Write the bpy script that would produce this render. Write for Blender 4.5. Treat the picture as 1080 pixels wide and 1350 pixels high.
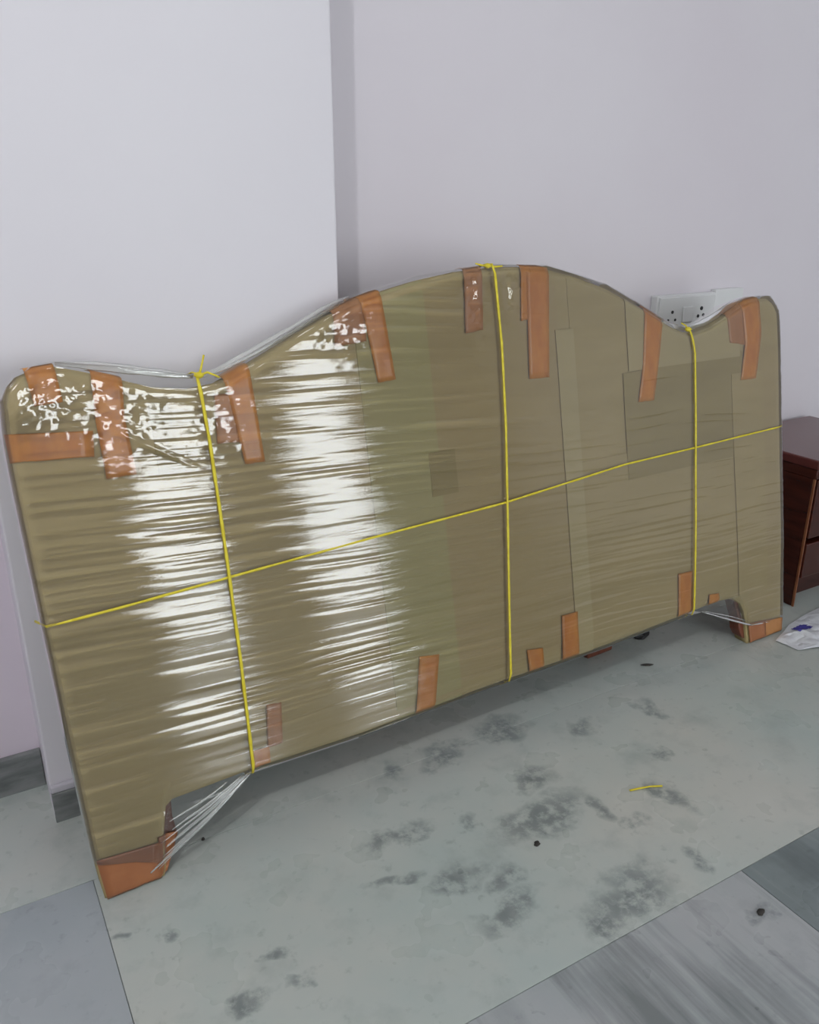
import bpy, bmesh, math, random
import numpy as np
from mathutils import Vector

random.seed(7)
rng = np.random.RandomState(11)
scene = bpy.context.scene
for o in list(bpy.data.objects):
    bpy.data.objects.remove(o)
COL = scene.collection

# ------------------------------------------------------------------ camera
cam_d = bpy.data.cameras.new('camera')
cam = bpy.data.objects.new('camera', cam_d)
COL.objects.link(cam)
cam.location = (0, 0, 1.22)
cam.rotation_euler = (math.radians(90 - 20.3), 0, math.radians(-30))
cam_d.sensor_fit = 'VERTICAL'
cam_d.sensor_height = 24.0
cam_d.lens = 24.0 * 1088.0 / 1350.0
cam_d.clip_start = 0.02
scene.camera = cam

# ------------------------------------------------------------------ light, exposure
world = bpy.data.worlds.new('world')
scene.world = world
world.use_nodes = True
world.node_tree.nodes['Background'].inputs[0].default_value = (0.75, 0.85, 1.0, 1)
world.node_tree.nodes['Background'].inputs[1].default_value = 0.3
vs = scene.view_settings
vs.view_transform = 'Standard'
vs.look = 'None'
vs.exposure = -0.22
vs.gamma = 1.0
vs.use_curve_mapping = False

def area_light(name, loc, rot, sx, sy, power, col):
    d = bpy.data.lights.new(name, 'AREA')
    d.shape = 'RECTANGLE'; d.size = sx; d.size_y = sy
    d.energy = power; d.color = col
    o = bpy.data.objects.new(name, d); COL.objects.link(o)
    o.location = loc; o.rotation_euler = rot
    return o

# daylight through the two full-length window doors of the wall opposite
WINDOWS = [(2.70, 0.52), (1.565, 0.50)]
for wx, ww in WINDOWS:
    area_light('window_daylight', (wx, -2.66, 1.13), (math.radians(90), 0, 0), ww, 2.06, 30.0, (0.93, 0.98, 1.0))
# the room's bare bulb under the ceiling, left of the camera
bd = bpy.data.lights.new('ceiling_bulb', 'POINT')
bd.energy = 60.0; bd.shadow_soft_size = 0.035; bd.color = (0.97, 0.99, 1.0)
bulb = bpy.data.objects.new('ceiling_bulb', bd); COL.objects.link(bulb)
bulb.location = (-0.57, -0.30, 2.60)

# ------------------------------------------------------------------ helpers
def tag(o, label=None, cat=None, group=None, kind=None):
    if label: o['label'] = label
    if cat: o['category'] = cat
    if group: o['group'] = group
    if kind: o['kind'] = kind
    return o

def obj(name, verts, faces, mat, parent=None, smooth=False):
    me = bpy.data.meshes.new(name)
    me.from_pydata([tuple(map(float, v)) for v in verts], [], [tuple(map(int, f)) for f in faces])
    me.update()
    if smooth:
        me.polygons.foreach_set('use_smooth', [True] * len(me.polygons))
    me.materials.append(mat)
    o = bpy.data.objects.new(name, me)
    COL.objects.link(o)
    if parent: o.parent = parent
    return o

def bmobj(name, bm, mat, parent=None, smooth=False):
    me = bpy.data.meshes.new(name)
    bm.to_mesh(me); bm.free()
    if smooth:
        me.polygons.foreach_set('use_smooth', [True] * len(me.polygons))
    me.materials.append(mat)
    o = bpy.data.objects.new(name, me)
    COL.objects.link(o)
    if parent: o.parent = parent
    return o

def box_bm(x0, x1, y0, y1, z0, z1, bev=0.0, seg=2):
    bm = bmesh.new()
    bmesh.ops.create_cube(bm, size=1.0)
    for v in bm.verts:
        v.co = Vector((x0 + (v.co.x + .5) * (x1 - x0), y0 + (v.co.y + .5) * (y1 - y0), z0 + (v.co.z + .5) * (z1 - z0)))
    if bev > 0:
        bmesh.ops.bevel(bm, geom=list(bm.edges), offset=bev, segments=seg, affect='EDGES', profile=0.5)
    return bm

def empty(name, loc, rz=0.0):
    o = bpy.data.objects.new(name, None)
    COL.objects.link(o)
    o.location = loc; o.rotation_euler = (0, 0, rz); o.empty_display_size = 0.1
    return o

class N2:
    """smooth 2-D value noise"""
    def __init__(self, seed): self.t = np.random.RandomState(seed).rand(256, 256) * 2 - 1
    def __call__(self, x, y):
        x = np.asarray(x, float); y = np.asarray(y, float)
        xi = np.floor(x).astype(int); yi = np.floor(y).astype(int)
        fx = x - xi; fy = y - yi
        fx = fx * fx * fx * (fx * (fx * 6 - 15) + 10); fy = fy * fy * fy * (fy * (fy * 6 - 15) + 10)
        t = self.t
        a = t[xi % 256, yi % 256]; b = t[(xi + 1) % 256, yi % 256]
        c = t[xi % 256, (yi + 1) % 256]; d = t[(xi + 1) % 256, (yi + 1) % 256]
        return (a * (1 - fx) + b * fx) * (1 - fy) + (c * (1 - fx) + d * fx) * fy

def grid_faces(nr, nc):
    f = []
    for i in range(nr - 1):
        for j in range(nc - 1):
            f.append((i * nc + j, i * nc + j + 1, (i + 1) * nc + j + 1, (i + 1) * nc + j))
    return f

# ------------------------------------------------------------------ materials
class Mat:
    def __init__(self, name):
        self.m = bpy.data.materials.new(name); self.m.use_nodes = True
        self.nt = self.m.node_tree; self.n = self.nt.nodes; self.l = self.nt.links
        self.b = self.n['Principled BSDF']; self.out = self.n['Material Output']
    def node(self, t, **kw):
        nd = self.n.new(t)
        for k, v in kw.items(): setattr(nd, k, v)
        return nd
    def noise(self, scale, detail=4, rough=0.55, vec=None, stretch=None, coord='Object', rot=None):
        nz = self.node('ShaderNodeTexNoise')
        nz.inputs['Scale'].default_value = scale; nz.inputs['Detail'].default_value = detail; nz.inputs['Roughness'].default_value = rough
        if vec is None:
            if coord == 'World': vec = self.node('ShaderNodeNewGeometry').outputs['Position']
            else: vec = self.node('ShaderNodeTexCoord').outputs[coord]
        if stretch or rot:
            mp = self.node('ShaderNodeMapping')
            if stretch: mp.inputs['Scale'].default_value = stretch
            if rot: mp.inputs['Rotation'].default_value = rot
            self.l.new(vec, mp.inputs['Vector']); vec = mp.outputs[0]
        self.l.new(vec, nz.inputs['Vector'])
        return nz.outputs['Fac']
    def ramp(self, fac, *stops):
        r = self.node('ShaderNodeValToRGB'); e = r.color_ramp.elements
        while len(e) < len(stops): e.new(0.5)
        for i, (p, c) in enumerate(stops):
            e[i].position = p
            e[i].color = (c, c, c, 1) if isinstance(c, (int, float)) else (*c, 1)
        self.l.new(fac, r.inputs[0]); return r.outputs[0]
    def mix(self, fac, a, b, mode='MIX'):
        m = self.node('ShaderNodeMix', data_type='RGBA', blend_type=mode)
        for s, v in ((m.inputs[0], fac), (m.inputs[6], a), (m.inputs[7], b)):
            if isinstance(v, (int, float)): s.default_value = v if s.type == 'VALUE' else (v, v, v, 1)
            elif isinstance(v, tuple): s.default_value = (*v, 1)
            else: self.l.new(v, s)
        return m.outputs[2]
    def math(self, op, a, b=None, c=None, clamp=False):
        m = self.node('ShaderNodeMath', operation=op); m.use_clamp = clamp
        for s, v in zip(m.inputs, (a, b, c)):
            if v is None: continue
            if isinstance(v, (int, float)): s.default_value = v
            else: self.l.new(v, s)
        return m.outputs[0]
    def base(self, c):
        s = self.b.inputs['Base Color']
        if isinstance(c, tuple): s.default_value = (*c, 1)
        else: self.l.new(c, s)
        return self
    def set(self, **kw):
        for k, v in kw.items():
            self.b.inputs[k.replace('_', ' ')].default_value = v
        return self
    def bump(self, h, strength=0.2, dist=0.002):
        b = self.node('ShaderNodeBump'); b.inputs['Strength'].default_value = strength; b.inputs['Distance'].default_value = dist
        self.l.new(h, b.inputs['Height']); self.l.new(b.outputs[0], self.b.inputs['Normal']); return self

def mottled(name, c1, c2, scale=6, rough=0.6, spec=0.3, stretch=None, bump=0.0, bscale=80, lo=.35, hi=.65, detail=4):
    M = Mat(name)
    f = M.ramp(M.noise(scale, detail, stretch=stretch), (lo, c1), (hi, c2))
    M.base(f).set(Roughness=rough); M.b.inputs['Specular IOR Level'].default_value = spec
    if bump: M.bump(M.noise(bscale, 3, stretch=stretch), bump)
    return M.m

WALL = mottled('wall_paint', (.73, .705, .745), (.76, .74, .775), 1.3, .55, .3, bump=.06, bscale=45)
WALL_LAV = mottled('wall_paint_lavender', (.745, .70, .745), (.77, .735, .775), 1.3, .55, .3, bump=.06, bscale=45)
WALL_PINK = mottled('wall_paint_pinkish', (.71, .63, .70), (.74, .67, .73), 1.3, .55, .3, bump=.06, bscale=45)
CEIL = mottled('ceiling_paint', (.78, .78, .78), (.80, .80, .80), 2, .8, .2)
SKIRT = mottled('skirting_stone', (.12, .13, .13), (.24, .25, .245), 9, .45, .4, stretch=(1, 1, 4))
SKIRT_TOP = mottled('skirting_cement', (.50, .48, .53), (.60, .58, .62), 9, .7, .2)
CARD = {
    'main': mottled('cardboard', (.40, .318, .152), (.44, .35, .172), 3.0, .75, .2, stretch=(1, 1, 5)),
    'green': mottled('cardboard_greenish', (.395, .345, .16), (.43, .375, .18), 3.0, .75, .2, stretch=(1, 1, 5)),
    'brown': mottled('cardboard_brown', (.395, .308, .15), (.43, .337, .167), 3.0, .75, .2, stretch=(1, 1, 5)),
    'dark': mottled('cardboard_dark', (.33, .262, .115), (.365, .292, .13), 3.0, .75, .2, stretch=(1, 1, 5)),
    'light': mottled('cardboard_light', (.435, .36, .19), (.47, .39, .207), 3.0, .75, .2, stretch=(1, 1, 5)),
}
TAPE = mottled('brown_packing_tape', (.54, .20, .022), (.62, .26, .035), 14, .28, .5, stretch=(3, 3, 1))
TAPE_DK = mottled('brown_packing_tape_faded', (.40, .18, .06), (.46, .21, .075), 14, .4, .4, stretch=(3, 3, 1))
TAPE_FT = mottled('red_brown_tape', (.30, .11, .042), (.36, .14, .055), 14, .3, .5)
TWINE = mottled('yellow_twine', (.66, .53, .02), (.78, .66, .05), 60, .45, .4)
WOODLEG = mottled('mahogany_leg', (.12, .034, .018), (.19, .058, .028), 12, .4, .5, stretch=(4, 4, 1))
CABW = mottled('mahogany_veneer', (.035, .007, .004), (.065, .013, .007), 5, .22, .5, stretch=(1, 1, 9), detail=6)
CABTOP = mottled('mahogany_top', (.085, .02, .017), (.12, .03, .025), 5, .18, .6, stretch=(9, 1, 1), detail=6)
CABEDGE = mottled('worn_wood_edge', (.17, .055, .022), (.25, .095, .04), 20, .4, .4)
BRASS = mottled('dull_brass', (.45, .33, .12), (.50, .38, .16), 20, .35, .5)
PLASTIC = mottled('white_plastic', (.74, .75, .75), (.77, .78, .78), 4, .35, .5)
DARK = mottled('dark_plastic', (.015, .015, .016), (.03, .03, .03), 10, .5, .4)
SPECK = mottled('dark_grit', (.03, .03, .03), (.07, .06, .05), 30, .8, .2)
PAPER = mottled('white_bag_film', (.66, .67, .72), (.74, .76, .77), 9, .32, .5)
BLUE = mottled('blue_print', (.055, .05, .27), (.075, .07, .33), 30, .4, .4)
FRAME = mottled('window_frame_paint', (.5, .5, .5), (.55, .55, .55), 4, .5, .4)

def film_mat(name, refl, veil, rough=.09):
    M = Mat(name)
    fr = M.node('ShaderNodeFresnel'); fr.inputs['IOR'].default_value = 1.5
    bp = M.node('ShaderNodeBump'); bp.inputs['Strength'].default_value = .25; bp.inputs['Distance'].default_value = .0007
    M.l.new(M.noise(1.0, 3, .6, stretch=(6, 6, 300), rot=(0, math.radians(4), 0)), bp.inputs['Height'])
    fac = M.math('MULTIPLY_ADD', fr.outputs[0], refl, 0.01, clamp=True)
    tr = M.node('ShaderNodeBsdfTransparent'); tr.inputs[0].default_value = (.97, .975, .965, 1)
    df = M.node('ShaderNodeBsdfDiffuse'); df.inputs[0].default_value = (.80, .82, .80, 1)
    gl = M.node('ShaderNodeBsdfGlossy'); gl.inputs['Roughness'].default_value = rough; gl.inputs[0].default_value = (1, 1, 1, 1)
    M.l.new(bp.outputs[0], gl.inputs['Normal'])
    m1 = M.node('ShaderNodeMixShader'); m1.inputs[0].default_value = veil
    M.l.new(tr.outputs[0], m1.inputs[1]); M.l.new(df.outputs[0], m1.inputs[2])
    m2 = M.node('ShaderNodeMixShader')
    M.l.new(fac, m2.inputs[0]); M.l.new(m1.outputs[0], m2.inputs[1]); M.l.new(gl.outputs[0], m2.inputs[2])
    M.l.new(m2.outputs[0], M.out.inputs['Surface'])
    return M.m
FILM = film_mat('stretch_film', 1.8, .008, .05)
FOLD = film_mat('stretch_film_bunched', 3.0, .16, .2)

VEIL = film_mat('stretch_film_layered', .8, .13, .35)

# ---- marble of the floor slabs
BLOTCH = [(.674, 1.193, .075, .02), (.959, 1.094, .10, .045), (1.085, 1.04, .022, .035), (.702, 1.037, .046, .028), (.79, .993, .03, .034),
          (.746, .925, .062, .021), (.969, .848, .09, .045), (.883, .82, .045, .026), (1.242, 1.012, .022, .05), (.809, 1.164, .018, .03),
          (1.12, .977, .024, .022), (1.145, .845, .02, .024), (1.065, 1.40, .065, .045), (.892, 1.375, .06, .03), (.751, 1.37, .024, .022),
          (1.452, 1.271, .022, .04), (.195, 1.192, .012, .022), (.104, 1.239, .010, .010), (1.147, .69, .02, .011),
          (.27, .99, .03, .012), (.36, .985, .03, .010), (.33, 1.06, .014, .012), (1.33, 1.12, .02, .02), (1.02, 1.20, .05, .03), (1.25, 1.30, .03, .03), (.60, 1.10, .05, .012)]
def marble(name, base, tint, streak=0.0, blotch=False, dark=(.13, .145, .145)):
    M = Mat(name)
    pos = M.node('ShaderNodeNewGeometry').outputs['Position']
    c = M.ramp(M.noise(1.6, 5, .6, vec=pos), (.36, base), (.64, tint))
    # cloudy grey mottling of the stone
    c = M.mix(M.ramp(M.noise(9, 6, .62, vec=pos), (.52, 0.0), (.72, .42)), c, tuple(x * .62 for x in base))
    c = M.mix(M.ramp(M.noise(34, 4, .6, vec=pos), (.60, 0.0), (.74, .35)), c, tuple(x * .45 for x in base))
    c = M.mix(M.ramp(M.noise(5, 5, .7, vec=pos), (.60, 0.0), (.80, .25)), c, (.56, .56, .52))
    if streak:
        s = M.noise(1.0, 5, .6, vec=pos, stretch=(11, .9, 1), rot=(0, 0, math.radians(7)))
        c = M.mix(M.ramp(s, (.50, 0.0), (.64, streak)), c, dark)
        c = M.mix(M.ramp(s, (.28, streak * .5), (.42, 0.0)), c, (.47, .50, .49))
    if blotch:
        total = None
        wob = M.noise(30, 5, .65, vec=pos)
        nz = M.node('ShaderNodeTexNoise'); nz.inputs['Scale'].default_value = 13; nz.inputs['Detail'].default_value = 4; M.l.new(pos, nz.inputs['Vector'])
        vm = M.node('ShaderNodeVectorMath', operation='MULTIPLY_ADD'); M.l.new(nz.outputs['Color'], vm.inputs[0])
        vm.inputs[1].default_value = (.13, .13, 0); 
        vs2 = M.node('ShaderNodeVectorMath', operation='SUBTRACT'); M.l.new(pos, vs2.inputs[0]); vs2.inputs[1].default_value = (.065, .065, 0)
        M.l.new(vs2.outputs[0], vm.inputs[2])
        sep = M.node('ShaderNodeSeparateXYZ'); M.l.new(vm.outputs[0], sep.inputs[0])
        for x, y, rx, ry in BLOTCH:
            dx = M.math('MULTIPLY', M.math('SUBTRACT', sep.outputs[0], x), 1 / (rx * 1.15))
            dy = M.math('MULTIPLY', M.math('SUBTRACT', sep.outputs[1], y), 1 / (ry * 1.15))
            d = M.math('ADD', M.math('MULTIPLY', dx, dx), M.math('MULTIPLY', dy, dy))
            k = M.math('SUBTRACT', 1.0, M.math('MULTIPLY', d, .62), clamp=True)
            total = k if total is None else M.math('MAXIMUM', total, k)
        mask = M.math('MULTIPLY', total, M.ramp(wob, (.38, .12), (.56, 1.0)))
        c = M.mix(M.math('MULTIPLY', mask, .85), c, (.16, .185, .185))
    M.base(c).set(Roughness=.30); M.b.inputs['Specular IOR Level'].default_value = .45
    r = M.ramp(M.noise(7, 3, vec=pos), (.3, .22), (.7, .42)); M.l.new(r, M.b.inputs['Roughness'])
    return M.m
MARBLE = {
    'pale': marble('marble_pale', (.41, .465, .44), (.50, .505, .465), blotch=True),
    'blue': marble('marble_bluish', (.33, .37, .385), (.38, .405, .42)),
    'vein': marble('marble_veined', (.345, .375, .38), (.41, .405, .415), streak=.75, blotch=True),
    'dark': marble('marble_dark', (.17, .20, .205), (.21, .245, .245), streak=.6, dark=(.10, .12, .125)),
    'plain': marble('marble_plain', (.41, .455, .43), (.48, .495, .46)),
}
GROUT = mottled('floor_grout', (.24, .26, .25), (.30, .32, .31), 20, .9, .1)

# ------------------------------------------------------------------ the room
X0, X1, YB, ZC = -2.3, 4.3, -2.75, 2.80
YL, YP, YR = 1.748, 1.606, 1.862          # recessed wall, pillar face, right-hand wall
PX0, PX1 = 0.058, 0.757                    # pillar sides

def struct(name, bm, mat, label, cat):
    return tag(bmobj(name, bm, mat), label, cat, None, 'structure')

floor = struct('floor', box_bm(X0, X1, YB, 2.0, -.08, -.004), GROUT, 'pale grey green marble slab floor', 'floor')
struct('ceiling', box_bm(X0, X1, YB, 2.0, ZC, ZC + .08), CEIL, 'plain white ceiling of the room', 'ceiling')
struct('wall_left', box_bm(X0 - .1, X0, YB, 2.0, -.08, ZC), WALL, 'lavender side wall left of the room', 'wall')
struct('wall_right', box_bm(X1, X1 + .1, YB, 2.0, -.08, ZC), WALL, 'lavender side wall right of the room', 'wall')
struct('wall_front', box_bm(X0, X1, YB - .1, YB, -.08, ZC), WALL, 'lavender wall opposite the headboard with two windows', 'wall')
struct('wall_back_left', box_bm(X0, PX0, YL, 2.0, -.004, ZC), WALL_PINK, 'pinkish recessed wall at the far left edge', 'wall')
struct('wall_pillar', box_bm(PX0, PX1, YP, 2.0, -.004, ZC, .004), WALL, 'bright white wall pillar behind the left half of the headboard', 'wall')
struct('wall_back_right', box_bm(PX1, X1, YR, 2.0, -.004, ZC), WALL_LAV, 'lavender wall behind the right half of the headboard', 'wall')

for i, (wx, ww) in enumerate(WINDOWS):
    w = empty('window_%d' % (i + 1), (wx, YB, .10))
    tag(w, ('window nearer the right side wall' if i == 0 else 'window nearer the middle of the wall') + ' opposite the headboard', 'window', None, 'structure')
    hw = ww / 2
    for a in ((-hw - .05, -hw, 0, 2.06), (hw, hw + .05, 0, 2.06), (-hw - .05, hw + .05, -.05, 0), (-hw - .05, hw + .05, 2.06, 2.11)):
        bmobj('window_frame', box_bm(a[0], a[1], .0, .07, a[2], a[3], .004), FRAME, w)

# skirting: grey stone strip with a cement ledge on top
def skirting(name, x0, x1, y0, y1, zt, label, ledge=True):
    b = struct(name, box_bm(x0, x1, y0, y1, -.003, zt, .002), SKIRT, label, 'baseboard')
    if ledge:
        bmobj('ledge', box_bm(x0, x1, y0 + .003, y1, zt, zt + .016, .003), SKIRT_TOP, b)
    return b
skirting('baseboard_left', X0, PX0 - .001, YL - .014, YL, .092, 'dark stone skirting on the recessed wall at the far left', False)
skirting('baseboard_pillar', PX0, PX1, YP - .016, YP, .070, 'dark stone skirting with pale ledge at the pillar foot')
skirting('baseboard_right', PX1 + .001, X1, YR - .014, YR, .09, 'dark stone skirting on the right wall behind the headboard', False)

# marble slabs, each its own piece
def slab(x0, x1, y0, y1, kind):
    g = .0006
    o = bmobj('slab', box_bm(x0 + g, x1 - g, y0 + g, y1 - g, -.024, random.uniform(-.0006, .0002), .0004, 1), MARBLE[kind], floor)
    return o
rows = [
    (1.388, 1.998, [(-2.3, -1.74, 'plain'), (-1.74, -.52, 'blue'), (-.52, 2.00, 'pale'), (2.00, 3.14, 'plain'), (3.14, 4.3, 'blue')]),
    (.778, 1.388, [(-2.3, -1.125, 'plain'), (-1.125, .095, 'blue'), (.095, 1.90, 'pale'), (1.90, 3.12, 'plain'), (3.12, 4.3, 'vein')]),
    (.168, .778, [(-2.3, -1.24, 'blue'), (-1.24, -.02, 'plain'), (-.02, 1.20, 'vein'), (1.20, 2.42, 'dark'), (2.42, 3.64, 'vein'), (3.64, 4.3, 'plain')]),
]
for y0, y1, L in rows:
    for x0, x1, k in L:
        slab(x0, x1, y0, y1, k)
y = .168
while y > YB + .01:
    y0 = max(y - .61, YB); off = random.uniform(0, 1.2); x = X0
    xs = [X0]
    x = X0 + .2 + off
    while x < X1 - .2:
        xs.append(x); x += 1.22
    xs.append(X1)
    for a, b in zip(xs[:-1], xs[1:]):
        slab(a, b, y0, y, random.choice(['plain', 'blue', 'vein', 'plain']))
    y = y0

# ------------------------------------------------------------------ the wrapped headboard
LEAN = math.radians(11.5); SA, CA = math.sin(LEAN), math.cos(LEAN)
BOARD = empty('wrapped_headboard', (.1063, 1.3209, 0), math.radians(1.559))
tag(BOARD, 'large wavy-topped headboard wrapped in cardboard and clear film leaning on the wall', 'headboard')
TH = .046
def loc3(u, v, w):
    u, v, w = np.broadcast_arrays(np.asarray(u, float), np.asarray(v, float), np.asarray(w, float))
    return np.stack([u, v * SA - w * CA, v * CA + w * SA], -1)

TOP = np.array([(-.022, .935), (-.012, .955), (.008, .973), (.039, .983), (.075, .984), (.122, .971), (.172, .955), (.234, .933), (.302, .922), (.361, .928),
                (.409, .948), (.476, .978), (.544, 1.009), (.615, 1.04), (.67, 1.061), (.725, 1.076), (.82, 1.096), (.919, 1.110), (1.012, 1.116),
                (1.087, 1.115), (1.176, 1.107), (1.268, 1.086), (1.364, 1.054), (1.477, 1.001), (1.538, .969), (1.598, .94), (1.64, .927), (1.67, .925),
                (1.73, .935), (1.793, .957), (1.841, .978), (1.89, .994), (1.939, .999), (1.985, .997), (2.008, .985), (2.03, .955)])
BOT = np.array([(-.022, .0), (.105, .0), (.112, .014), (.118, .074), (.134, .138), (.15, .148), (.197, .149), (.311, .152), (.568, .146), (.9, .152),
                (1.29, .15), (1.58, .157), (1.718, .162), (1.79, .155), (1.822, .132), (1.838, .083), (1.846, .014), (1.850, .0), (2.03, .0)])
def top(u): return np.interp(u, TOP[:, 0], TOP[:, 1])
def bot(u): return np.interp(u, BOT[:, 0], BOT[:, 1])
def uL(v): return np.interp(v, [0, .09, .3, .55, .78, .86, .92, .96], [0, -.006, -.011, -.016, -.02, -.02, -.016, -.012])
def uR(v): return np.interp(v, [0, .31, .63, .87, .93, .97], [2.005, 2.019, 2.024, 2.029, 2.028, 2.024])
def warp(u, v):
    u = np.asarray(u, float)
    a = uL(v); b = uR(v)
    r = np.where(u < .15, a + (u + .022) * (.15 - a) / .172, u)
    return np.where(r > 1.88, 1.88 + (r - 1.88) * (b - 1.88) / (2.03 - 1.88), r)
nA, nB, nC, nD, nE = N2(1), N2(2), N2(3), N2(4), N2(5)
def surf(u, v):
    """front surface of the cardboard: gentle waves, rolled edges"""
    u = np.asarray(u, float); v = np.asarray(v, float)
    w = .0016 * nA(u * 1.8 + 7, v * 3.1 + 3) + .0005 * nB(u * 3, v * 7)
    d = np.minimum(np.minimum(top(u) - v, v - bot(u)), np.minimum(u + .022, 2.03 - u))
    t = np.clip(1 - d / .013, 0, 1.2)
    return w - .007 * t * t

# distribution of columns, dense where the outline bends
def columns(u0, u1, step=.02):
    c = list(np.arange(u0, u1, step)) + [u1]
    for q in list(BOT[:, 0]) + list(TOP[:, 0]):
        if u0 < q < u1: c.append(q)
    c = sorted(c); r = [c[0]]
    for q in c[1:]:
        if q - r[-1] > .0015: r.append(q)
    r[-1] = u1
    return np.array(r)
EASE = np.array([0, .006, .014, .025] + list(np.linspace(.045, .955, 30)) + [.975, .986, .994, 1.0])

# core: headboard body packed in cardboard (front grid, back grid, rim)
U = columns(-.022, 2.03); nu = len(U); nv = len(EASE)
V = bot(U)[None, :] + (top(U) - bot(U))[None, :] * EASE[:, None]
UU = warp(np.repeat(U[None, :], nv, 0), V)
front = loc3(UU, V, surf(np.repeat(U[None, :], nv, 0), V))
Vb = np.where(V < .02, V + TH * SA / CA + .0005, V)
back = loc3(UU, Vb, -TH)
verts = np.concatenate([front.reshape(-1, 3), back.reshape(-1, 3)])
faces = grid_faces(nv, nu); o_ = nu * nv
faces = faces + [tuple(o_ + k for k in reversed(f)) for f in faces]
rim = [(0, j) for j in range(nu)] + [(i, nu - 1) for i in range(1, nv)] + [(nv - 1, j) for j in range(nu - 2, -1, -1)] + [(i, 0) for i in range(nv - 2, 0, -1)]
rid = [i * nu + j for i, j in rim]
for a, b in zip(rid, rid[1:] + rid[:1]):
    faces.append((a, o_ + a, o_ + b, b))
obj('cardboard_packing', verts, faces, CARD['main'], BOARD, True)

# overlapping flat sheets of cardboard laid over the front
def sheet(u0, u1, vlo, vhi, off, mat, name='cardboard_sheet', th=.0022, skew=0.0):
    us = columns(u0, u1, .03); es = np.linspace(0, 1, 22)
    lo = np.maximum(bot(us) + .0015, vlo - skew * 0); hi = np.minimum(top(us) - .0015, vhi + skew * (us - u0))
    v = lo[None, :] + np.maximum(hi - lo, .002)[None, :] * es[:, None]
    ug = np.repeat(us[None, :], len(es), 0)
    w = surf(ug, v) + off
    f = loc3(warp(ug, v), v, w); b = loc3(warp(ug, v), v, w - th)
    nr, nc = ug.shape
    fs = grid_faces(nr, nc); n = nr * nc
    fs = fs + [tuple(n + k for k in reversed(q)) for q in fs]
    ring = [j for j in range(nc)] + [i * nc + nc - 1 for i in range(1, nr)] + [(nr - 1) * nc + j for j in range(nc - 2, -1, -1)] + [i * nc for i in range(nr - 2, 0, -1)]
    for p, q in zip(ring, ring[1:] + ring[:1]): fs.append((p, n + p, n + q, q))
    return obj(name, np.concatenate([f.reshape(-1, 3), b.reshape(-1, 3)]), fs, mat, BOARD, False)
sheet(-.018, .665, .0, 1.2, .0016, CARD['main'])
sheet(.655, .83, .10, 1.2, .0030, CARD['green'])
sheet(.82, 1.20, .10, 1.2, .0016, CARD['brown'])
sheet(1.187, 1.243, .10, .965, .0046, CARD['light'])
sheet(1.400, 1.86, .57, .842, .0034, CARD['dark'], skew=.042)
sheet(1.235, 1.86, .10, .64, .0020, CARD['main'])
sheet(1.235, 2.026, .845, 1.2, .0012, CARD['main'])
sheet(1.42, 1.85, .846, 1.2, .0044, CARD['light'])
sheet(1.81, 1.945, .16, .80, .0050, CARD['main'])
sheet(1.85, 2.026, .0, .86, .0016, CARD['brown'])
sheet(.803, .872, .63, .728, .0040, CARD['dark'])
sheet(.222, .262, .775, .905, .0036, CARD['dark'])

# wooden legs showing below the packing
def leg(poly):
    n = len(poly)
    f = [loc3(u, v, -.010) for u, v in poly]
    b = [loc3(u, v + (.036 * SA / CA + .003 if v < .02 else 0), -.046) for u, v in poly]
    f = [loc3(u, v + (.002 if v < .02 else 0), -.010) for u, v in poly]
    fs = [tuple(range(n)), tuple(reversed(range(n, 2 * n)))] + [(i, n + i, n + (i + 1) % n, (i + 1) % n) for i in range(n)]
    o = obj('headboard_leg', np.array(f + b), fs, WOODLEG, BOARD)
    m = o.modifiers.new('bevel', 'BEVEL'); m.width = .004; m.segments = 2
    return tag(o, 'dark red polished wooden leg')
leg([(.03, .004), (.098, .006), (.122, .020), (.138, .042), (.150, .075), (.146, .11), (.150, .17), (.03, .17)])
leg([(1.98, .004), (1.862, .006), (1.836, .018), (1.824, .05), (1.822, .09), (1.806, .14), (1.79, .17), (1.98, .17)])

# brown packing tape
def tape(Lp, Rp, mat=TAPE, fold=None, off=.0056, label=None, th=.0005):
    def res(P, n):
        P = np.array(P, float); d = np.r_[0, np.cumsum(np.hypot(*np.diff(P, axis=0).T))]; t = np.linspace(0, d[-1], n)
        return np.stack([np.interp(t, d, P[:, 0]), np.interp(t, d, P[:, 1])], 1)
    n = 16; m = 7
    a = res(Lp, n); b = res(Rp, n)
    t = np.linspace(0, 1, m)[None, :, None]
    G = a[:, None] * (1 - t) + b[:, None] * t
    u, v = G[..., 0], G[..., 1]
    jag = .0010 * nC(u * 420, v * 30)
    v = v + np.where(np.arange(n)[:, None] == n - 1, jag, 0)
    w = surf(np.clip(u, -.02, 2.028), np.minimum(np.maximum(v, bot(u)), top(u))) + off + .0007 * nD(u * 60 + 5, v * 45)
    if fold:
        # carry the tape over the rim and onto the back
        ex = []
        for wb in (-TH - .0035, -TH * .66, -TH * .33):
            ex.append((u[0], v[0] + .004, np.full(m, wb)))
        u = np.concatenate([np.array([e[0] for e in ex]), u]); v = np.concatenate([np.array([e[1] for e in ex]), v]); w = np.concatenate([np.array([e[2] for e in ex]), w])
    nr, nc = u.shape
    P = loc3(u, v, w)
    o = obj('packing_tape', P.reshape(-1, 3), grid_faces(nr, nc), mat, BOARD, True)
    s = o.modifiers.new('thickness', 'SOLIDIFY'); s.thickness = th; s.offset = 0
    if label: tag(o, label)
    return o
def tq(q, **k):   # q = top-left, top-right, bottom-right, bottom-left
    return tape([q[0], q[3]], [q[1], q[2]], **k)
def up(u0, u1): return [(u0, float(top(u0)) + .003), (u1, float(top(u1)) + .003)]
tq(up(.028, .076) + [(.080, .924), (.034, .921)], fold=True)
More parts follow.
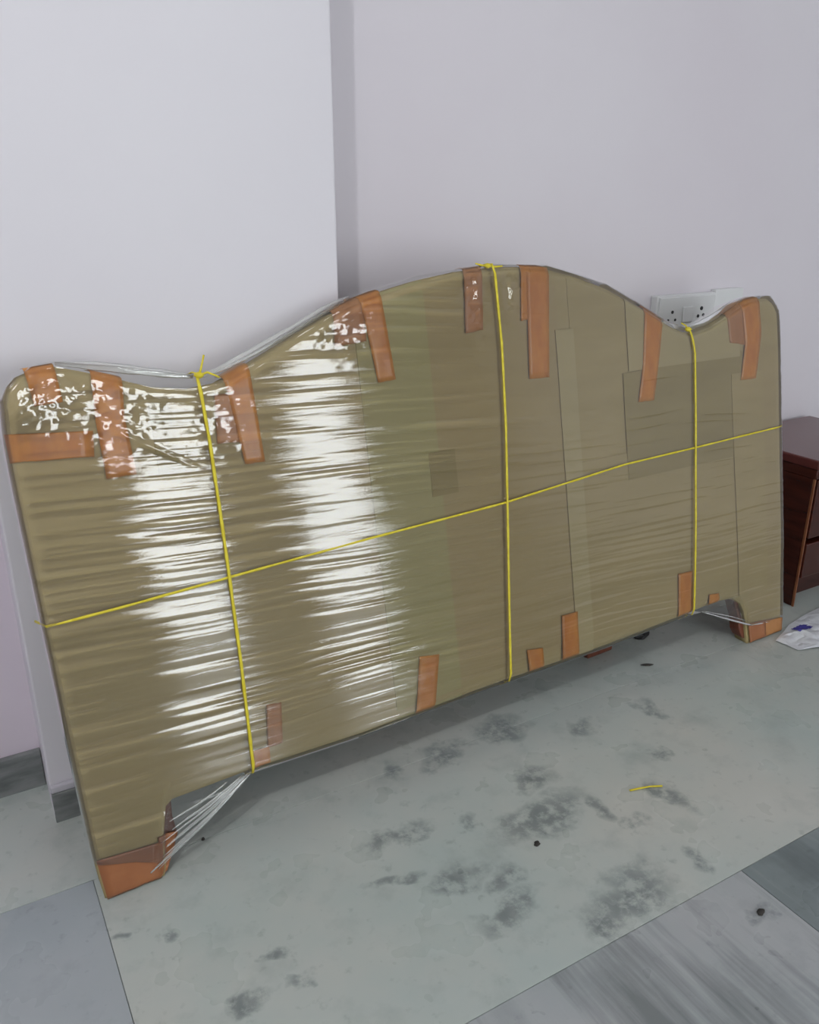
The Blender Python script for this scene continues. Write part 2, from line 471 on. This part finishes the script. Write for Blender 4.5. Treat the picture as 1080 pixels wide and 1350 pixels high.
tq([(-.020, .881), (.120, .869), (.115, .824), (-.019, .833)], off=.0062)
tape([up(.133, .184)[0], (.127, .885), (.129, .781)], [up(.133, .184)[1], (.177, .886), (.182, .782)], fold=True)
tq(up(.368, .420) + [(.427, .768), (.386, .768)], fold=True)
tq([(.345, .907), (.383, .905), (.383, .812), (.337, .815)], mat=TAPE_DK, off=.0047)
tq(up(.675, .724) + [(.739, .895), (.696, .892)], fold=True)
tq(up(.612, .680) + [(.680, .979), (.606, .973)], mat=TAPE_DK, fold=True, off=.0047)
tq(up(.939, .988) + [(.977, .981), (.928, .976)], mat=TAPE_DK, fold=True)
tq(up(1.113, 1.180) + [(1.157, .858), (1.097, .859)], fold=True)
tq(up(1.098, 1.128) + [(1.118, .995), (1.086, .993)], fold=True, off=.0050)
tape([up(1.486, 1.55)[0], (1.470, .86), (1.446, .765)], [up(1.486, 1.55)[1], (1.531, .873), (1.503, .763)], fold=True, off=.0058)
tape([up(1.861, 1.936)[0], (1.872, .88), (1.847, .78)], [up(1.861, 1.936)[1], (1.942, .90), (1.912, .778)], fold=True, off=.0058)
tq(up(1.799, 1.867) + [(1.875, .875), (1.808, .886)], mat=TAPE_DK, fold=True, off=.0050)
# lower rim
tq([(.359, .281), (.391, .276), (.382, .19), (.349, .19)], mat=TAPE_DK)
tq([(.317, .195), (.353, .192), (.351, .156), (.314, .156)])
tq([(.725, .280), (.777, .271), (.751, .150), (.700, .150)], mat=TAPE)
tq([(1.025, .212), (1.074, .205), (1.074, .155), (1.028, .153)])
tq([(1.142, .270), (1.194, .268), (1.190, .154), (1.134, .154)])
tq([(1.560, .283), (1.617, .280), (1.612, .160), (1.555, .160)])
tq([(1.681, .195), (1.722, .190), (1.724, .163), (1.679, .163)], off=.0060)
# feet bound in tape
tq([(-.004, .087), (.116, .077), (.104, .004), (.003, .003)], mat=TAPE_FT, off=.0060)
tape([(.110, .088), (.104, .004)], [(.150, .082), (.118, .010)], mat=TAPE_FT, off=.0045)
tq([(1.846, .066), (1.925, .058), (1.925, .003), (1.852, .003)], mat=TAPE_FT, off=.0060)
tq([(1.915, .058), (2.004, .046), (2.000, .003), (1.915, .003)], mat=TAPE_DK, off=.0052)

# flat yellow twine
def ribbon(name, P, width, mat, parent, thick=.0014, normal=(0, -CA, SA), taper=False):
    P = np.array(P, float)
    n = np.array(normal, float)
    vs_, fs = [], []
    K = 8
    for i in range(len(P)):
        t = P[min(i + 1, len(P) - 1)] - P[max(i - 1, 0)]
        t /= np.linalg.norm(t) + 1e-9
        nn = n - t * (n @ t)
        if np.linalg.norm(nn) < .2: nn = np.cross(t, [1, 0, 0])
        nn /= np.linalg.norm(nn); s = np.cross(t, nn)
        wd = width * (.92 + .10 * math.sin(i * 2.1) + .06 * math.sin(i * 5.3))
        if taper: wd *= .25 + .75 * math.sin(math.pi * min(max(i / (len(P) - 1), .02), .98)) ** .6
        for k in range(K):
            a = 2 * math.pi * k / K
            vs_.append(P[i] + s * math.cos(a) * wd / 2 + nn * math.sin(a) * thick)
    for i in range(len(P) - 1):
        for k in range(K):
            fs.append((i * K + k, i * K + (k + 1) % K, (i + 1) * K + (k + 1) % K, (i + 1) * K + k))
    fs.append(tuple(reversed(range(K)))); fs.append(tuple(range((len(P) - 1) * K, len(P) * K)))
    return obj(name, vs_, fs, mat, parent, True)
def on_board(pts, n, off):
    pts = np.array(pts, float); d = np.r_[0, np.cumsum(np.hypot(*np.diff(pts, axis=0).T))]; t = np.linspace(0, d[-1], n)
    u = np.interp(t, d, pts[:, 0]); v = np.interp(t, d, pts[:, 1])
    return u, v, surf(np.clip(u, -.02, 2.028), np.clip(v, bot(u), top(u))) + off
def vertical_twine(pts, label):
    u, v, w = on_board(pts, 46, .0142)
    w = np.maximum(w, .010)
    w[0] = .006; w[-1] = .006
    fr = loc3(u, v, w)
    bk0 = loc3([u[0]] * 2, [v[0] + .003, v[0]], [-.02, -TH - .004]); bk1 = loc3([u[-1]] * 2, [v[-1] - .003, v[-1]], [-.02, -TH - .004])
    o = ribbon('twine', np.concatenate([bk0[::-1], fr, bk1]), .0070, TWINE, BOARD)
    return tag(o, label)
vertical_twine([(.317, .949), (.321, .81), (.321, .663), (.320, .558), (.318, .387), (.311, .150)], 'yellow twine tied around the left dip')
vertical_twine([(1.016, 1.122), (1.019, .942), (1.011, .762), (.992, .516), (.963, .150)], 'yellow twine tied around the middle crest')
vertical_twine([(1.644, .938), (1.657, .872), (1.648, .681), (1.630, .432), (1.607, .155)], 'yellow twine tied around the right dip')
u, v, w = on_board([(-.018, .545), (.124, .549), (.32, .558), (.615, .571), (.988, .584), (1.38, .614), (1.642, .619), (2.028, .629)], 90, .0112)
hz = loc3(warp(u, v), v, w)
tag(ribbon('twine', np.concatenate([loc3([-.024], [.545], [-TH]), hz, loc3([2.032], [.629], [-TH])]), .0056, TWINE, BOARD), 'yellow twine running lengthwise under the film')
# knots with loose ends
def knot(u, v, w, tails):
    bm = bmesh.new(); bmesh.ops.create_icosphere(bm, subdivisions=2, radius=.0075)
    c = loc3(u, v, w)
    for q in bm.verts:
        q.co = Vector((q.co.x * 1.3, q.co.y, q.co.z * .8)) * (1 + .18 * float(nE(q.co.x * 400, q.co.z * 400))) + Vector(c)
    k = bmobj('knot', bm, TWINE, BOARD, True)
    for t in tails:
        ribbon('loose_end', [loc3(u + a, v + b, w + d) for a, b, d in t], .0045, TWINE, k)
knot(.322, .945, .006, [[(0, 0, 0), (.015, .004, .004), (.03, -.004, .006), (.036, -.008, .006)], [(0, 0, 0), (.004, .012, .004), (.010, .026, .002), (.014, .036, 0)]])
knot(1.005, 1.118, .004, [[(0, 0, 0), (-.02, .002, .004), (-.035, .006, .004)], [(0, 0, 0), (.02, -.003, .006), (.036, -.002, .007)]])
knot(1.644, .934, .004, [[(0, 0, 0), (-.014, .010, .004), (-.03, .018, .004)]])

# clear stretch film
FT = np.array([(-.022, .938), (-.008, .960), (.04, .991), (.076, .992), (.174, .976), (.238, .961), (.322, .943), (.364, .950), (.412, .968), (.512, 1.010),
               (.617, 1.057), (.671, 1.073), (.821, 1.105), (1.013, 1.122), (1.176, 1.114), (1.364, 1.063), (1.571, .961), (1.644, .938), (1.731, .953),
               (1.81, .986), (1.907, 1.006), (2.0, 1.004), (2.03, .965)])
FB = np.array([(-.022, .080), (.05, .060), (.098, .040), (.139, .061), (.189, .093), (.257, .132), (.300, .150), (.568, .143), (.9, .149), (1.29, .147), (1.58, .154),
               (1.653, .150), (1.747, .107), (1.846, .061), (1.933, .054), (2.03, .052)])
nu, nv = 420, 640
U = np.linspace(-.022, 2.03, nu); E = np.linspace(0, 1, nv)
ft = np.maximum(np.interp(U, FT[:, 0], FT[:, 1]), top(U) + .003); fb = np.interp(U, FB[:, 0], FB[:, 1])
V = fb[None, :] + (ft - fb)[None, :] * E[:, None]
Ug = np.repeat(U[None, :], nv, 0)
base = surf(Ug, np.clip(V, bot(U)[None, :] + .004, top(U)[None, :] - .004))
# stretched wrinkles, nearly level, dipping slightly to the right
q = V + .055 * Ug + .010 * nA(Ug * 3, V * 4)
amp = .65 + .45 * np.clip(nB(Ug * 3.2 + 20, q * 9 + 4) * 1.3 + .5, 0, 1.4)
amp = amp * np.interp(Ug, [.75, 1.05], [1.0, .55])
wr = .00125 * nC(Ug * 3.4, q / .0092) + .00042 * nD(Ug * 8 + 40, q / .0046) + .0008 * nE(Ug * 2.0 + 9, q / .026)
wr = wr * amp
def blob(u0, v0, ru, rv): return np.exp(-(((Ug - u0) / ru) ** 2 + ((V - v0) / rv) ** 2))
crk = blob(.05, .94, .10, .07) + blob(.17, .90, .06, .08) + 1.7 * blob(.957, 1.045, .03, .06) + 1.5 * blob(1.055, 1.06, .03, .05) + .5 * blob(.34, .86, .07, .08) + .7 * blob(.62, 1.0, .07, .05) + .5 * blob(1.9, .9, .1, .08)
crk = np.clip(crk, 0, 1.7)
wr = wr * (1 - .5 * np.clip(crk, 0, 1)) + crk * (.0008 * nA(Ug * 60, V * 85) + .00055 * nB(Ug * 110, V * 150) + .0012 * nC(Ug * 22, V * 30))
wr = wr + .0016 * nD(Ug * 64, V * 16) * np.clip(1.4 * blob(.957, 1.045, .025, .05) + 1.2 * blob(1.055, 1.055, .022, .045), 0, 1.3)
# baggy corner and a diagonal crease
wr = wr + .010 * blob(.0, .935, .05, .05)
dcr = np.abs((V - .835) + .62 * (Ug - .20)); wr = wr + .0022 * np.exp(-(dcr / .005) ** 2) * np.exp(-((Ug - .22) / .06) ** 4)
W = base + .0112 + wr
over = np.clip((np.abs(V - np.clip(V, bot(U)[None, :], top(U)[None, :]))) / .02, 0, 1)
W = W - .012 * over
# fold the sheet around all four sides onto the back
fl = [-.004, -.022, -TH - .003]
rowsU, rowsV, rowsW = [Ug], [V], [W]
for k, wb in enumerate(fl):
    rowsU.append(Ug[-1:]); rowsV.append(V[-1:] + (.0015 if k < 2 else 0)); rowsW.append(np.full((1, nu), wb))
    sel = np.where((U > .30) & (U < 1.65), wb, W[0] - .001 * (k + 1))
    rowsU.insert(0, Ug[:1]); rowsV.insert(0, V[:1] - np.where((U > .30) & (U < 1.65), .0015, .0005 * (k + 1))); rowsW.insert(0, sel[None, :])
Ug = np.concatenate(rowsU); V = np.concatenate(rowsV); W = np.concatenate(rowsW)
Xg = warp(Ug, V)
Xg = np.concatenate([Xg[:, :1] - .003, Xg[:, :1] - .0035, Xg, Xg[:, -1:] + .0035, Xg[:, -1:] + .003], 1)
V = np.concatenate([V[:, :1], V[:, :1], V, V[:, -1:], V[:, -1:]], 1)
W = np.concatenate([np.minimum(W[:, :1], -TH - .002), np.minimum(W[:, :1], -.02), W, np.minimum(W[:, -1:], -.02), np.minimum(W[:, -1:], -TH - .002)], 1)
P = loc3(Xg, V, W)
tag(obj('stretch_film', P.reshape(-1, 3), grid_faces(*Xg.shape), FILM, BOARD, True), 'clear glossy plastic film stretched over the board')

# bunched film at the gaps beside the two legs
def fold(pts, wdt, off=.004, mat=None, thick=.0012):
    pts = np.array(pts, float)
    t = np.linspace(0, 1, 14); s = np.linspace(0, 1, len(pts))
    u = np.interp(t, s, pts[:, 0]); v = np.interp(t, s, pts[:, 1])
    w = off + .003 * np.sin(t * 5 + pts[0, 1] * 40)
    ribbon('film_fold', loc3(u, v, w), wdt, mat or FOLD, BOARD, thick, taper=True)
for a, b, wd in (((.303, .150), (.085, .024), .009), ((.303, .151), (.112, .046), .005), ((.298, .153), (.122, .064), .009), ((.290, .152), (.112, .074), .004),
                 ((.285, .153), (.138, .094), .006), ((.255, .151), (.136, .112), .005), ((.302, .149), (.100, .026), .004), ((.300, .150), (.150, .056), .006)):
    fold([a, ((a[0] + b[0]) / 2, (a[1] + b[1]) / 2 - .002), b], wd, .0090)
fold([(1.650, .152), (1.747, .107), (1.846, .063), (1.890, .054), (1.945, .046)], .006, .007)
fold([(1.66, .151), (1.76, .112), (1.85, .072)], .003, .006)
for pts, wd, of in (([(1.646, .937), (1.70, .945), (1.76, .962), (1.82, .985), (1.88, 1.000)], .016, -.006), ([(1.646, .934), (1.60, .945), (1.56, .963)], .010, -.006),
                    ([(.330, .943), (.37, .953), (.43, .977), (.52, 1.014), (.61, 1.054), (.66, 1.070)], .014, -.008), ([(.345, .944), (.45, .979), (.55, 1.022), (.63, 1.056)], .006, -.002),
                    ([(.08, .990), (.15, .979), (.24, .960), (.315, .944)], .014, -.012), ([(.19, .966), (.25, .955), (.31, .943)], .008, -.004)):
    fold(pts, wd * 1.3, of, VEIL, .0004)

# ------------------------------------------------------------------ switch board on the right wall
SW = empty('switch_board', (2.12, YR, .86))
tag(SW, 'white switch board with socket on the wall above the headboard\'s right dip', 'switch board')
bmobj('mounting_box', box_bm(-.20, .055, -.028, 0, 0, .108, .004), PLASTIC, SW)
fp = bmobj('socket_plate', box_bm(-.192, .046, -.034, -.028, .006, .102, .0025), PLASTIC, SW)
def pin(x, z, r):
    bm = bmesh.new(); bmesh.ops.create_cone(bm, cap_ends=True, segments=14, radius1=r, radius2=r, depth=.002)
    for q in bm.verts: q.co = Vector((x + q.co.x, -.0345 + q.co.z, z + q.co.y))
    bmobj('socket_hole', bm, DARK, fp)
for x, z, r in ((-.138, .058, .005), (-.153, .034, .004), (-.123, .034, .004), (-.012, .063, .006), (-.001, .042, .005), (-.024, .040, .005)): pin(x, z, r)
bmobj('rocker_switch', box_bm(-.095, -.052, -.040, -.034, .024, .072, .003), PLASTIC, SW)
sb = bmobj('blank_plate', box_bm(.060, .190, -.022, 0, -.005, .115, .004), PLASTIC, SW)
bmobj('plate_screw', box_bm(.120, .128, -.024, -.022, .05, .058, .001), FRAME, sb)

# ------------------------------------------------------------------ bedside cabinet at the right
CX0, CX1, CY0, CY1, CZ = 2.284, 2.76, 1.462, YR - .016, .497
CB = empty('bedside_cabinet', ((CX0 + CX1) / 2, (CY0 + CY1) / 2, 0))
tag(CB, 'dark reddish brown glossy wooden bedside cabinet at the right edge', 'cabinet')
ox, oy = CB.location.x, CB.location.y
def cb(name, x0, x1, y0, y1, z0, z1, mat, bev=.002, parent=None):
    return bmobj(name, box_bm(x0 - ox, x1 - ox, y0 - oy, y1 - oy, z0, z1, bev), mat, parent or CB)
cb('top', CX0 - .012, CX1 + .012, CY0 - .012, CY1, CZ - .030, CZ, CABTOP, .006)
cb('apron', CX0 - .004, CX1 + .004, CY0 - .004, CY1, CZ - .062, CZ - .031, CABW, .004)
cb('side_panel', CX0, CX0 + .0185, CY0 + .010, CY1, .0, CZ - .063, CABW)
cb('side_panel', CX1 - .0185, CX1, CY0 + .010, CY1, .0, CZ - .063, CABW)
cb('back_panel', CX0 + .021, CX1 - .021, CY1 - .012, CY1, .05, CZ - .063, CABW)
cb('stile', CX0 - .001, CX0 + .0040, CY0, CY0 + .009, .0, CZ - .063, CABEDGE)
cb('stile', CX1 - .0040, CX1 + .001, CY0, CY0 + .009, .0, CZ - .063, CABEDGE)
for z0, z1 in ((.232, .428), (.095, .214)):
    d = cb('drawer', CX0 + .019, CX1 - .019, CY0 + .003, CY0 + .34, z0, z1, CABW, .004)
    bm = bmesh.new(); bmesh.ops.create_uvsphere(bm, u_segments=14, v_segments=8, radius=.014)
    for q in bm.verts: q.co = Vector((q.co.x, q.co.y * .9 + CY0 - oy - .012, q.co.z + (z0 + z1) / 2))
    bmobj('knob', bm, BRASS, d, True)
cb('plinth', CX0 + .021, CX1 - .021, CY0 + .06, CY0 + .08, .0, .085, CABW)

# ------------------------------------------------------------------ things on the floor
# crumpled white plastic bag
BG = empty('plastic_bag', (2.24, 1.29, 0))
tag(BG, 'crumpled white plastic bag with blue print on the floor beside the right leg', 'bag')
nx, ny = 80, 56
outl_l = np.array([(2.047, 1.175), (2.047, 1.26), (2.040, 1.335), (2.115, 1.368), (2.16, 1.386), (2.26, 1.406), (2.34, 1.412), (2.50, 1.402)])
gx = np.linspace(0, 1, nx); gy = np.linspace(0, 1, ny)
near = np.stack([2.047 + gx * .50, 1.285 - .105 * np.sin(np.clip(gx * 2.2, 0, 1.57)) + .012 * nA(gx * 9, 2.0)], 1)
far_x = np.concatenate([np.interp(gx, np.linspace(0, 1, 7), outl_l[1:, 0])]); far_y = np.interp(gx, np.linspace(0, 1, 7), [1.300, 1.342, 1.368, 1.386, 1.404, 1.412, 1.402])
far = np.stack([far_x, far_y], 1)
G = near[None] * (1 - gy[:, None, None]) + far[None] * gy[:, None, None]
edge = np.minimum(np.minimum(gx, 1 - gx)[None, :], np.minimum(gy, 1 - gy)[:, None])
ridge = 1 - np.abs(nB(G[..., 0] * 17, G[..., 1] * 19))
Z = .0022 + np.clip(edge * 7, 0, 1) * (.007 * ridge ** 2 + .005 * np.abs(nC(G[..., 0] * 40, G[..., 1] * 40))) + .004 * np.clip(1 - gy[:, None] * 6, 0, 1) * np.abs(nD(G[..., 0] * 16, 1.5))
Pg = np.concatenate([G - np.array([2.24, 1.29]), Z[..., None]], 2)
b = obj('bag_sheet', Pg.reshape(-1, 3), grid_faces(ny, nx), PAPER, BG, False)
s = b.modifiers.new('thickness', 'SOLIDIFY'); s.thickness = .0012; s.offset = 1
def bag_print(cx, cy, rx, ry):
    fs = []
    for i in range(ny - 1):
        for j in range(nx - 1):
            c = G[i:i + 2, j:j + 2].reshape(-1, 2).mean(0)
            if abs(c[0] - cx) < rx and abs(c[1] - cy) < ry: fs.append((i * nx + j, i * nx + j + 1, (i + 1) * nx + j + 1, (i + 1) * nx + j))
    if not fs: return
    used = sorted({k for f in fs for k in f}); mp = {k: i for i, k in enumerate(used)}
    vv = Pg.reshape(-1, 3)[used] + np.array([0, 0, .0040])
    obj('printed_mark', vv, [tuple(mp[k] for k in f) for f in fs], BLUE, b)
bag_print(2.165, 1.346, .030, .015)

# scrap of twine, grit, bits beneath the board
sc = ribbon('twine_scrap', [(1.178, 1.060, .0022), (1.20, 1.054, .003), (1.225, 1.046, .004), (1.252, 1.035, .0022)], .006, TWINE, None, .0014, (0, 0, 1))
tag(sc, 'short scrap of yellow twine lying on the marble floor', 'twine')
def chip(x, y, rx, ry, rz, rot, label, mat=SPECK, name='debris_chip'):
    bm = bmesh.new(); bmesh.ops.create_icosphere(bm, subdivisions=2, radius=1)
    for q in bm.verts:
        k = 1 + .28 * float(nB(q.co.x * 2.1 + x * 9, q.co.y * 2.3 + q.co.z))
        q.co = Vector((q.co.x * rx * k, q.co.y * ry * k, max(q.co.z * rz * k, -rz * .4) + rz * .4))
    o = bmobj(name, bm, mat)
    o.location = (x, y, .0004); o.rotation_euler = (0, 0, rot)
    return tag(o, label, 'debris')
chip(.897, 1.034, .008, .006, .003, .3, 'small dark crumb among the grey stains in mid floor')
chip(1.606, 1.434, .020, .006, .003, -.5, 'long black splinter on the floor in front of the right half')
chip(.311, 1.387, .004, .004, .004, 0, 'tiny dark crumb near the left leg gap')
chip(1.147, .690, .010, .006, .003, .2, 'dark crumb on the veined slab at lower right')
chip(1.715, 1.565, .032, .018, .012, .1, 'black lump on the floor in the shadow behind the headboard', DARK, 'black_lump')

WB = empty('wooden_block', (1.53, 1.575, 0), math.radians(3))
tag(WB, 'reddish brown wooden block in the shadow behind the headboard\'s lower edge', 'wood block')
bmobj('block_body', box_bm(-.05, .05, -.03, .03, 0, .085, .005), WOODLEG, WB)
bmobj('block_cap', box_bm(-.044, .044, -.025, .025, .0855, .105, .004), WOODLEG, WB)
